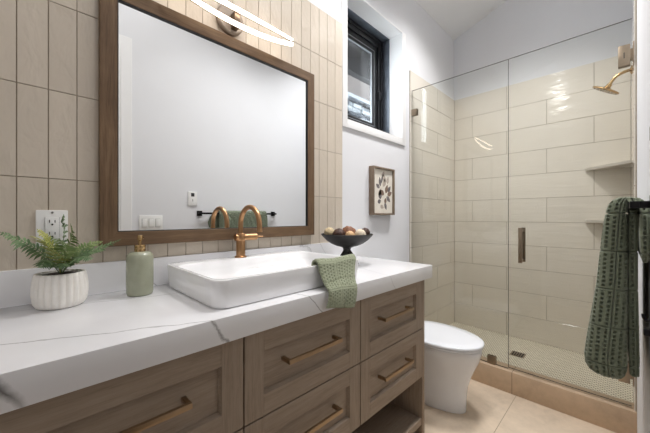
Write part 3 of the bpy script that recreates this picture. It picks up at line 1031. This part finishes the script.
def grid_cloth(nu, nv, fn, thick, depth, uvfn, hem=None):
    """two-sided cloth from fn(i/nu, j/nv); dimples on both faces"""
    P = [[Vector(fn(i / nu, j / nv)) for j in range(nv + 1)] for i in range(nu + 1)]
    bm = new()
    A, B = [], []
    for i in range(nu + 1):
        ra, rb = [], []
        for j in range(nv + 1):
            du = P[min(i + 1, nu)][j] - P[max(i - 1, 0)][j]
            dv = P[i][min(j + 1, nv)] - P[i][max(j - 1, 0)]
            n = du.cross(dv).normalized()
            u, v = uvfn(i / nu, j / nv)
            h = waffle(u, v)
            if hem and (hem(i / nu, j / nv)):
                h = 0.15
            ed = min(i, nu - i, j, nv - j)
            tk = thick * (0.45 if ed == 0 else 0.8 if ed == 1 else 1.0)
            ra.append(bm.verts.new(P[i][j] + n * (tk / 2 - depth * h)))
            rb.append(bm.verts.new(P[i][j] - n * (tk / 2 - depth * 0.3 * h)))
        A.append(ra); B.append(rb)
    for i in range(nu):
        for j in range(nv):
            bm.faces.new((A[i][j], A[i + 1][j], A[i + 1][j + 1], A[i][j + 1]))
            bm.faces.new((B[i][j], B[i][j + 1], B[i + 1][j + 1], B[i + 1][j]))
    for j in range(nv):
        bm.faces.new((A[0][j], A[0][j + 1], B[0][j + 1], B[0][j]))
        bm.faces.new((A[nu][j + 1], A[nu][j], B[nu][j], B[nu][j + 1]))
    for i in range(nu):
        bm.faces.new((A[i + 1][0], A[i][0], B[i][0], B[i + 1][0]))
        bm.faces.new((A[i][nv], A[i + 1][nv], B[i + 1][nv], B[i][nv]))
    return bm

# ------------------------------------------------------------------ hand towel over the sink rim and countertop edge
path = smooth_path([(0, 0.846, 0.968), (0, 0.838, 0.995), (0, 0.833, 1.019), (0, 0.814, 1.0285), (0, 0.794, 1.020), (0, 0.784, 0.998),
                    (0, 0.766, 0.966), (0, 0.748, 0.946), (0, 0.735, 0.930), (0, 0.730, 0.905), (0, 0.729, 0.885), (0, 0.730, 0.862)], 16)
acc = [0.0]
for i in range(1, len(path)):
    acc.append(acc[-1] + (path[i] - path[i - 1]).length)
TL = acc[-1]
def on_path(s):
    d = s * TL
    for i in range(1, len(acc)):
        if acc[i] >= d - 1e-9:
            f = (d - acc[i - 1]) / max(1e-9, acc[i] - acc[i - 1])
            return path[i - 1].lerp(path[i], f)
    return path[-1]
def hand_fn(a, s):
    p = on_path(s)
    k = min(1, max(0, (s - 0.25) / 0.75))
    xl = 0.766 - 0.040 * k ** 0.8 - 0.008 * math.sin(6 * s)
    xr = 0.984 - 0.118 * k ** 0.9 + 0.006 * math.sin(7 * s)
    x = xl + (xr - xl) * a
    out = 0.004 * math.sin(a * 9 + s * 4) * k + 0.005 * math.sin(a * 4 + 1) * k
    y = p.y - (abs(out) + 0.004) * k
    z = p.z + 0.003 * math.sin(a * 7 + s * 6) * (1 if s < 0.7 else 0.3) + (0.004 if 0.15 < s < 0.6 else 0.0) + 0.026 * (0.75 - a) * max(0.0, (s - 0.6) / 0.4)
    return (x, y, z)
bm = grid_cloth(120, 190, hand_fn, 0.012, 0.010, lambda a, s: (a * 0.21 + 0.02, s * TL * 1.02 + 0.012), lambda a, s: s > 0.955)
tag(make('hand_towel', bm, 'towel_hand', None, 80), 'small sage waffle hand towel draped over the corner of the sink', 'towel')

# ------------------------------------------------------------------ framed print
pic = thing('framed_print', 'small wood framed botanical print on the white wall above the bowl', 'picture', (1.88, 1.29, 1.213))
PX0, PX1, PZ0, PZ1 = 1.738, 2.018, 1.213, 1.567
b = new(); frame_rect(b, PX0, PX1, PZ0, PZ1, 1.257, 1.2985, 0.013, 0.001); make('frame', b, 'picture_wood', pic)
b = new(); box(b, (PX0 + 0.012, 1.272, PZ0 + 0.012), (PX1 - 0.012, 1.278, PZ1 - 0.012)); art = make('print', b, 'paper_art', pic)
def leaf2d(bm, cx, cz, L, w, ang, mat):
    ca, sa = math.cos(ang), math.sin(ang)
    pts = []
    for t in [i / 8 for i in range(9)]:
        pts.append((t * L, w * math.sin(PI * t ** 0.8)))
    out = pts + [(x, -y) for x, y in reversed(pts[1:-1])]
    lo = [bm.verts.new((cx + x * ca - y * sa, 1.2715, cz + x * sa + y * ca)) for x, y in out]
    hi = [bm.verts.new((v.co.x, 1.2708, v.co.z)) for v in lo]
    fs = [bm.faces.new(hi)]
    n = len(lo)
    for i in range(n):
        fs.append(bm.faces.new((lo[i], lo[(i + 1) % n], hi[(i + 1) % n], hi[i])))
    for f in fs: f.material_index = mat
b = new()
cx, cz = (PX0 + PX1) / 2, (PZ0 + PZ1) / 2
for dx, dz, L, w, a, m in ((0.03, -0.01, 0.055, 0.015, 70, 1), (0.05, -0.02, 0.05, 0.015, 20, 1), (0.04, -0.03, 0.05, 0.014, -40, 0), (0.01, -0.02, 0.05, 0.015, 150, 1), (0.055, 0.0, 0.045, 0.013, 50, 0),
                           (-0.03, 0.03, 0.055, 0.012, 100, 0), (-0.04, 0.02, 0.04, 0.012, 150, 0), (-0.02, 0.05, 0.055, 0.008, 75, 0), (-0.05, -0.03, 0.05, 0.014, 60, 2), (-0.03, -0.05, 0.05, 0.016, 100, 0),
                           (-0.06, -0.07, 0.035, 0.013, 20, 0), (-0.03, -0.09, 0.035, 0.012, -20, 2), (0.02, -0.07, 0.045, 0.012, -70, 0), (0.0, 0.03, 0.06, 0.016, 60, 2), (0.02, 0.06, 0.05, 0.014, 110, 2),
                           (-0.01, 0.09, 0.04, 0.012, 60, 2), (0.05, 0.05, 0.045, 0.012, 80, 2), (0.03, -0.04, 0.04, 0.012, -100, 1)):
    leaf2d(b, cx + dx * 1.15, cz + dz * 1.2, L * 1.3, w * 1.25, R(a), m)
make('botanical_drawing', b, ['ink_grey', 'ink_brown', 'ink_pale'], art, 0)

# ------------------------------------------------------------------ toilet
TX = 1.89
toi = thing('toilet', 'white skirted toilet with closed lid between the vanity and the shower', 'toilet', (TX, 0.95, 0))
def egg(cx, yf, yb, hw, z, n=56, pw=2.3):
    """closed outline: front tip at yf, back at yb, widest about 45% from the back"""
    ym = yf + (yb - yf) * 0.56
    pts = []
    for i in range(n):
        a = 2 * PI * i / n
        c, s = math.cos(a), math.sin(a)
        if s < 0:
            x = hw * math.copysign(abs(c) ** (2 / 2.05), c); y = ym + (ym - yf) * -abs(s) ** (2 / 2.05)
        else:
            x = hw * math.copysign(abs(c) ** (2 / 3.2), c); y = ym + (yb - ym) * abs(s) ** (2 / 3.2)
        pts.append((cx + x, y, z))
    return pts
b = new()
rs = [egg(TX, 0.680, 1.292, 0.112, 0.0), egg(TX, 0.678, 1.292, 0.114, 0.012), egg(TX, 0.676, 1.292, 0.113, 0.08), egg(TX, 0.668, 1.292, 0.118, 0.16), egg(TX, 0.650, 1.292, 0.130, 0.22),
      egg(TX, 0.628, 1.290, 0.148, 0.275), egg(TX, 0.606, 1.290, 0.166, 0.325), egg(TX, 0.594, 1.288, 0.177, 0.365), egg(TX, 0.590, 1.288, 0.181, 0.39), egg(TX, 0.592, 1.286, 0.180, 0.398), egg(TX, 0.60, 1.28, 0.172, 0.402)]
rings(b, rs)
make('bowl', b, 'toilet_white', toi, 60)
def slab_egg(z0, z1, yf, yb, hw, name, rad):
    b = new()
    rs = [egg(TX, yf + rad, yb - rad, hw - rad, z0), egg(TX, yf, yb, hw, z0 + rad * 0.7), egg(TX, yf, yb, hw, z1 - rad), egg(TX, yf + rad * 0.35, yb - rad * 0.3, hw - rad * 0.3, z1 - rad * 0.35), egg(TX, yf + rad, yb - rad, hw - rad, z1),
          egg(TX, yf + 0.06, yb - 0.05, hw - 0.06, z1 + 0.0015)]
    rings(b, rs)
    return make(name, b, 'toilet_white', toi, 50)
slab_egg(0.406, 0.420, 0.586, 1.06, 0.187, 'seat', 0.005)
slab_egg(0.4205, 0.441, 0.580, 1.07, 0.192, 'lid', 0.007)
b = new()
rs = [rrect(TX, 1.19, 0.19, 0.095, 0.03, 0.403), rrect(TX, 1.19, 0.195, 0.098, 0.03, 0.42), rrect(TX, 1.19, 0.198, 0.099, 0.03, 0.70)]
rings(b, rs); make('tank', b, 'toilet_white', toi, 50)
b = new()
rs = [rrect(TX, 1.19, 0.205, 0.104, 0.03, 0.701), rrect(TX, 1.19, 0.205, 0.104, 0.03, 0.725), rrect(TX, 1.19, 0.198, 0.098, 0.03, 0.732)]
rings(b, rs); tl = make('tank_lid', b, 'toilet_white', toi, 50)
b = new(); lathe(b, (TX, 1.19, 0.7325), [(0.02, 0), (0.02, 0.004), (0.017, 0.006)], 24); make('flush_button', b, 'chrome', tl)

# ------------------------------------------------------------------ shower: fixed glass, door, head, shelves, drain
GZ0, GZ1 = 0.150, 2.290
def pane(bm, y0, y1, z0, z1):
    box(bm, (XG - 0.005, y0, z0), (XG + 0.005, y1, z1))
    for f in bm.faces:
        f.material_index = 0 if abs(f.normal.x) > 0.9 else 1
b = new(); bmesh.ops.recalc_face_normals(b, faces=[])
gp = thing('glass_panel', 'fixed clear glass panel beside the toilet, left half of the shower front', 'glass panel', (XG, 0.93, GZ0))
box(b, (XG - 0.005, 0.5605, GZ0), (XG + 0.005, 1.2935, GZ1)); b.normal_update()
for f in b.faces: f.material_index = 0 if abs(f.normal.x) > 0.9 else 1
make('pane', b, ['shower_glass', 'glass_edge'], gp, 0)
def clamp(y0, y1, z0, z1):
    b = new()
    for s in (-1, 1):
        box(b, (XG + s * 0.0055, y0, z0), (XG + s * 0.014, y1, z1), 0.0015)
    return make('clamp', b, 'bronze_hinge', gp)
clamp(1.238, 1.2935, 2.07, 2.125)
clamp(0.636, 0.690, 0.1485, 0.205)
sd_ = thing('shower_door', 'frameless clear glass shower door with bronze hinges, right half of the shower front', 'shower door', (XG, 0.26, GZ0))
b = new(); box(b, (XG - 0.005, -0.034, GZ0 + 0.008), (XG + 0.005, 0.5580, GZ1)); b.normal_update()
for f in b.faces: f.material_index = 0 if abs(f.normal.x) > 0.9 or f.normal.y < -0.9 else 1
make('pane', b, ['shower_glass', 'glass_edge'], sd_, 0)
for zc in (2.092, 0.34):
    b = new()
    for s in (-1, 1):
        box(b, (XG + s * 0.0055, -0.028, zc - 0.058), (XG + s * 0.0165, 0.020, zc + 0.058), 0.0018)
    box(b, (XG - 0.013, -0.0375, zc - 0.030), (XG + 0.013, -0.025, zc + 0.030), 0.001)
    box(b, (XG - 0.030, -0.0425, zc - 0.060), (XG + 0.030, -0.0375, zc + 0.060), 0.001)
    h = make('hinge', b, 'bronze_hinge', sd_)
    h['label'] = 'bronze wall hinge'
    b = new(); box(b, (XG - 0.0172, -0.006, zc - 0.016), (XG - 0.0162, -0.002, zc + 0.016)); make('hinge_slot', b, 'slot_dark', h)
b = new()
for s in (-1, 1):
    xb, xo = XG + s * 0.0055, XG + s * 0.048
    box(b, (min(xo, xo - s * 0.010), 0.468, 0.892), (max(xo, xo - s * 0.010), 0.492, 1.126), 0.0025)
    for zz in (0.915, 1.103):
        lathe(b, (xb, 0.480, zz), [(0.011, 0), (0.011, s * 0.004), (0.008, s * 0.006), (0.008, s * 0.036)], 18, 'x')
hd_ = make('handle', b, 'bronze_hinge', sd_)
hd_['label'] = 'bronze bar pull handle'

sh = thing('rain_shower', 'round gold shower head on a curved arm from the right shower wall', 'shower head', (2.80, YR + 0.01, 2.18))
b = new(); lathe(b, (2.80, YR + 0.0105, 2.165), [(0.028, 0), (0.028, 0.004), (0.02, 0.009), (0.012, 0.011)], 28, 'y'); make('escutcheon', b, 'brass_pump', sh)
b = new()
hp = Vector((2.80, 0.068, 2.098))
pts = smooth_path([(2.80, YR + 0.014, 2.165), (2.80, -0.015, 2.165), (2.80, 0.018, 2.155), (2.80, 0.043, 2.135), tuple(hp)], 8)
tube(b, pts, 0.0095, 14)
make('arm', b, 'brass_pump', sh)
b = new()
lathe(b, (0, 0, 0), [(0.0, 0.022), (0.014, 0.02), (0.016, 0.0), (0.028, -0.006), (0.066, -0.012), (0.078, -0.016), (0.079, -0.022), (0.074, -0.026), (0.0, -0.0265)], 44, 'z', False, False)
M = Matrix.Translation(hp + Vector((0, 0.006, -0.012))) @ Matrix.Rotation(R(33), 4, 'X') @ Matrix.Rotation(R(-8), 4, 'Y')
bmesh.ops.transform(b, matrix=M, verts=list(b.verts))
hm = make('head', b, 'brass_pump', sh)
b = new()
for k in range(3):
    rr = 0.022 * (k + 1)
    for j in range(8 * (k + 1)):
        a = 2 * PI * j / (8 * (k + 1))
        sphere(b, (rr * math.cos(a), rr * math.sin(a), -0.027), 0.0022, u=6, v=4)
bmesh.ops.transform(b, matrix=M, verts=list(b.verts))
make('nozzles', b, 'slot_dark', hm)

def shelf(z, mat, label):
    b = new()
    L = 0.262
    x0, y0 = XE - 0.0105, YR + 0.0105
    n = 10
    base = [(x0, y0)] + [(x0, y0 + L)] + [(x0 - 0.012, y0 + L)]
    # straight front with eased ends
    base += [(x0 - L, y0 + 0.012), (x0 - L, y0)]
    rings(b, [[(p[0], p[1], zz) for p in base] for zz in (z, z + 0.022)])
    bmesh.ops.bevel(b, geom=list(b.edges), offset=0.002, segments=2, affect='EDGES')
    tag(make('corner_shelf', b, mat), label, 'shelf', 'shower corner shelves')
simple('shelf_stone', (196, 190, 180), 0.35, var=0.05, scale=15)
shelf(1.578, 'shelf_stone', 'upper stone corner shelf in the shower, below the shower head')
shelf(1.150, 'shelf_stone', 'lower stone corner shelf in the shower, partly behind the towel')

dr_ = thing('shower_drain', 'small square bronze drain in the mosaic shower floor', 'drain', (2.865, 0.615, 0.056))
b = new(); box(b, (2.815, 0.565, 0.0563), (2.915, 0.665, 0.0600), 0.0008); make('drain_frame', b, 'bronze_hinge', dr_)
b = new()
for i in range(5):
    y = 0.577 + i * 0.0165
    box(b, (2.823, y, 0.0598), (2.907, y + 0.010, 0.0604))
make('grate_slots', b, 'slot_dark', dr_)

# ------------------------------------------------------------------ towel bar, bath towel, paper holder
BZ_ = 1.229
BY0, BY1 = -0.030, -0.0112
tbar = thing('towel_bar', 'square black towel bar on the right wall holding the green towel', 'towel bar', (1.43, YR, BZ_))
b = new(); box(b, (1.02, BY0 + 0.003, BZ_ - 0.008), (1.825, BY1, BZ_ + 0.008), 0.001); make('bar', b, 'black_metal', tbar)
for X in (1.04, 1.805):
    b = new()
    box(b, (X - 0.0225, YR + 0.0003, BZ_ - 0.0225), (X + 0.0225, YR + 0.008, BZ_ + 0.0225), 0.001)
    box(b, (X - 0.0083, YR + 0.007, BZ_ - 0.0083), (X + 0.0083, BY1 - 0.0001, BZ_ + 0.0083), 0.001)
    make('post', b, 'black_metal', tbar)

# bath towel: folded thick, seen along its soft folded edge
def towel_piece(bm, levels, x0, x1, n=150, p=0.0165, depth=0.010, blk=0.11, v0=0.0, xb=0.0):
    """levels: list of (z, y_in, y_out); every ring is a rounded slab outline in x-y with a full, soft near end"""
    rs = []
    for li, (z, yi, yo, xo) in enumerate(levels):
        hw = (yo - yi) / 2
        cy = (yo + yi) / 2
        cx = (x0 + xo + x1) / 2
        hx = (x1 - x0 - xo) / 2
        ring = []
        # perimeter sampled finely on the near end
        per = []
        for j in range(n):
            a = 2 * PI * j / n
            per.append(a)
        pts = []
        for a in per:
            c, s = math.cos(a), math.sin(a)
            px = cx - hx * math.copysign(abs(c) ** 0.25, c) if False else None
            pts.append((c, s))
        # near-end cap (x small): half superellipse, then straight sides
        m1 = int(n * 0.5)
        cap = min(hw * 0.9, 0.05)
        for j in range(m1):
            a = -PI / 2 + PI * j / (m1 - 1)
            yy = math.copysign(abs(math.sin(a)) ** 0.8, math.sin(a))
            xx = abs(math.cos(a)) ** 0.8
            ring.append((x0 + xo + cap * (1 - xx), cy + hw * yy, z))
        m2 = n - m1
        ks = m2 // 2
        for j in range(1, ks + 1):
            ring.append((x0 + xo + cap + (x1 - x0 - xo - cap) * j / ks, cy + hw * (1 - 0.15 * (j / ks)), z))
        for j in range(ks, 0, -1):
            ring.append((x0 + xo + cap + (x1 - x0 - xo - cap) * j / ks, cy - hw * (1 - 0.15 * (j / ks)), z))
        rs.append(ring)
    # dimple
    V = [[Vector(q) for q in r] for r in rs]
    nn = len(V[0])
    out = []
    for li in range(len(V)):
        row = []
        # arc length from the middle of the near end
        mid = m1 // 2
        s = [0.0] * nn
        for j in range(mid + 1, nn): s[j] = s[j - 1] + (V[li][j] - V[li][j - 1]).length
        for j in range(mid - 1, -1, -1): s[j] = s[j + 1] - (V[li][j] - V[li][j + 1]).length
        for j in range(nn):
            t1 = V[li][(j + 1) % nn] - V[li][j - 1]
            t2 = V[min(li + 1, len(V) - 1)][j] - V[max(li - 1, 0)][j]
            nrm = t1.cross(t2)
            nrm = nrm.normalized() if nrm.length > 1e-12 else Vector((0, 0, 1))
            ctr = Vector(((x0 + x1) / 2, (levels[li][1] + levels[li][2]) / 2, V[li][j].z))
            if nrm.dot(V[li][j] - ctr) < 0: nrm = -nrm
            h = waffle(s[j] + 0.5 * p, levels[li][0] + v0, p, blk)
            row.append(V[li][j] - nrm * depth * h)
        out.append(row)
    rings(bm, out)

def lerp_levels(keys, n):
    """keys: (z, yi, yo, xo) sorted downward; smooth interpolation"""
    P = [Vector((k[0], k[1], k[2], k[3])) for k in keys]
    out = []
    for i in range(n + 1):
        z = keys[0][0] + (keys[-1][0] - keys[0][0]) * i / n
        for a in range(len(keys) - 1):
            if keys[a][0] >= z - 1e-9 >= keys[a + 1][0] - 1e-6:
                f = (keys[a][0] - z) / (keys[a][0] - keys[a + 1][0])
                out.append(tuple(keys[a][q] + (keys[a + 1][q] - keys[a][q]) * f for q in range(4)))
                break
    return out

bt = new()
front = [(1.2565, -0.006, 0.003, 0.02), (1.254, -0.0095, 0.012, 0.012), (1.248, -0.0095, 0.021, 0.008), (1.238, -0.0095, 0.028, 0.005), (1.22, -0.0095, 0.0335, 0.003), (1.18, -0.0095, 0.039, 0.0), (1.10, -0.0095, 0.046, 0.0),
         (1.00, -0.0095, 0.054, -0.004), (0.90, -0.0095, 0.066, -0.008), (0.83, -0.0095, 0.075, -0.01), (0.78, -0.0095, 0.080, -0.01), (0.755, -0.008, 0.078, -0.008), (0.738, -0.004, 0.071, 0.0), (0.726, 0.004, 0.058, 0.015), (0.722, 0.015, 0.04, 0.04)]
towel_piece(bt, lerp_levels([(z, (yi * 1.02 if yi < 0 else yi), yo * 1.07, xo) for z, yi, yo, xo in front], 320), 1.19, 1.68, 260)
# inner layer hanging straight down behind it
inner = [(1.2195, -0.030, -0.0100, 0.0), (1.0, -0.030, -0.0100, 0.0), (0.80, -0.034, -0.0100, 0.005), (0.745, -0.033, -0.013, 0.01), (0.738, -0.028, -0.018, 0.02)]
towel_piece(bt, lerp_levels(inner, 160), 1.21, 1.66, 120)
bath = make('bath_towel', bt, 'towel_green', None, 70)
tag(bath, 'green waffle bath towel hanging folded over the black bar on the right wall', 'towel')
# part of the fold that lies over the bar and between bar and wall
bk = new()
over = [(1.2560, -0.020, -0.006, 0.02), (1.2535, -0.032, -0.004, 0.012), (1.247, -0.040, -0.004, 0.008), (1.242, -0.043, -0.004, 0.004)]
towel_piece(bk, lerp_levels(over, 12), 1.19, 1.68, 80)
back = [(1.242, -0.048, -0.031, 0.0), (1.20, -0.050, -0.031, -0.03), (1.15, -0.051, -0.030, -0.05), (1.11, -0.0505, -0.032, -0.04), (1.085, -0.050, -0.035, 0.0), (1.075, -0.047, -0.038, 0.02)]
towel_piece(bk, lerp_levels(back, 90), 1.16, 1.68, 160)
fold = make('back_fold', bk, 'towel_green', bath, 70)

hk = thing('wall_hook', 'small black metal wall hook below the near end of the towel bar', 'hook', (1.0, YR, 0.947))
b = new(); box(b, (0.98, YR + 0.0003, 0.925), (1.03, YR + 0.007, 0.975), 0.002); make('wall_plate', b, 'black_metal', hk)
b = new(); box(b, (0.992, YR + 0.006, 0.928), (1.012, YR + 0.020, 0.944), 0.002); tube(b, smooth_path([(1.002, YR + 0.006, 0.966), (1.002, YR + 0.014, 0.962), (1.002, YR + 0.019, 0.968), (1.002, YR + 0.020, 0.976)], 5), 0.0035, 10); make('prong', b, 'black_metal', hk)
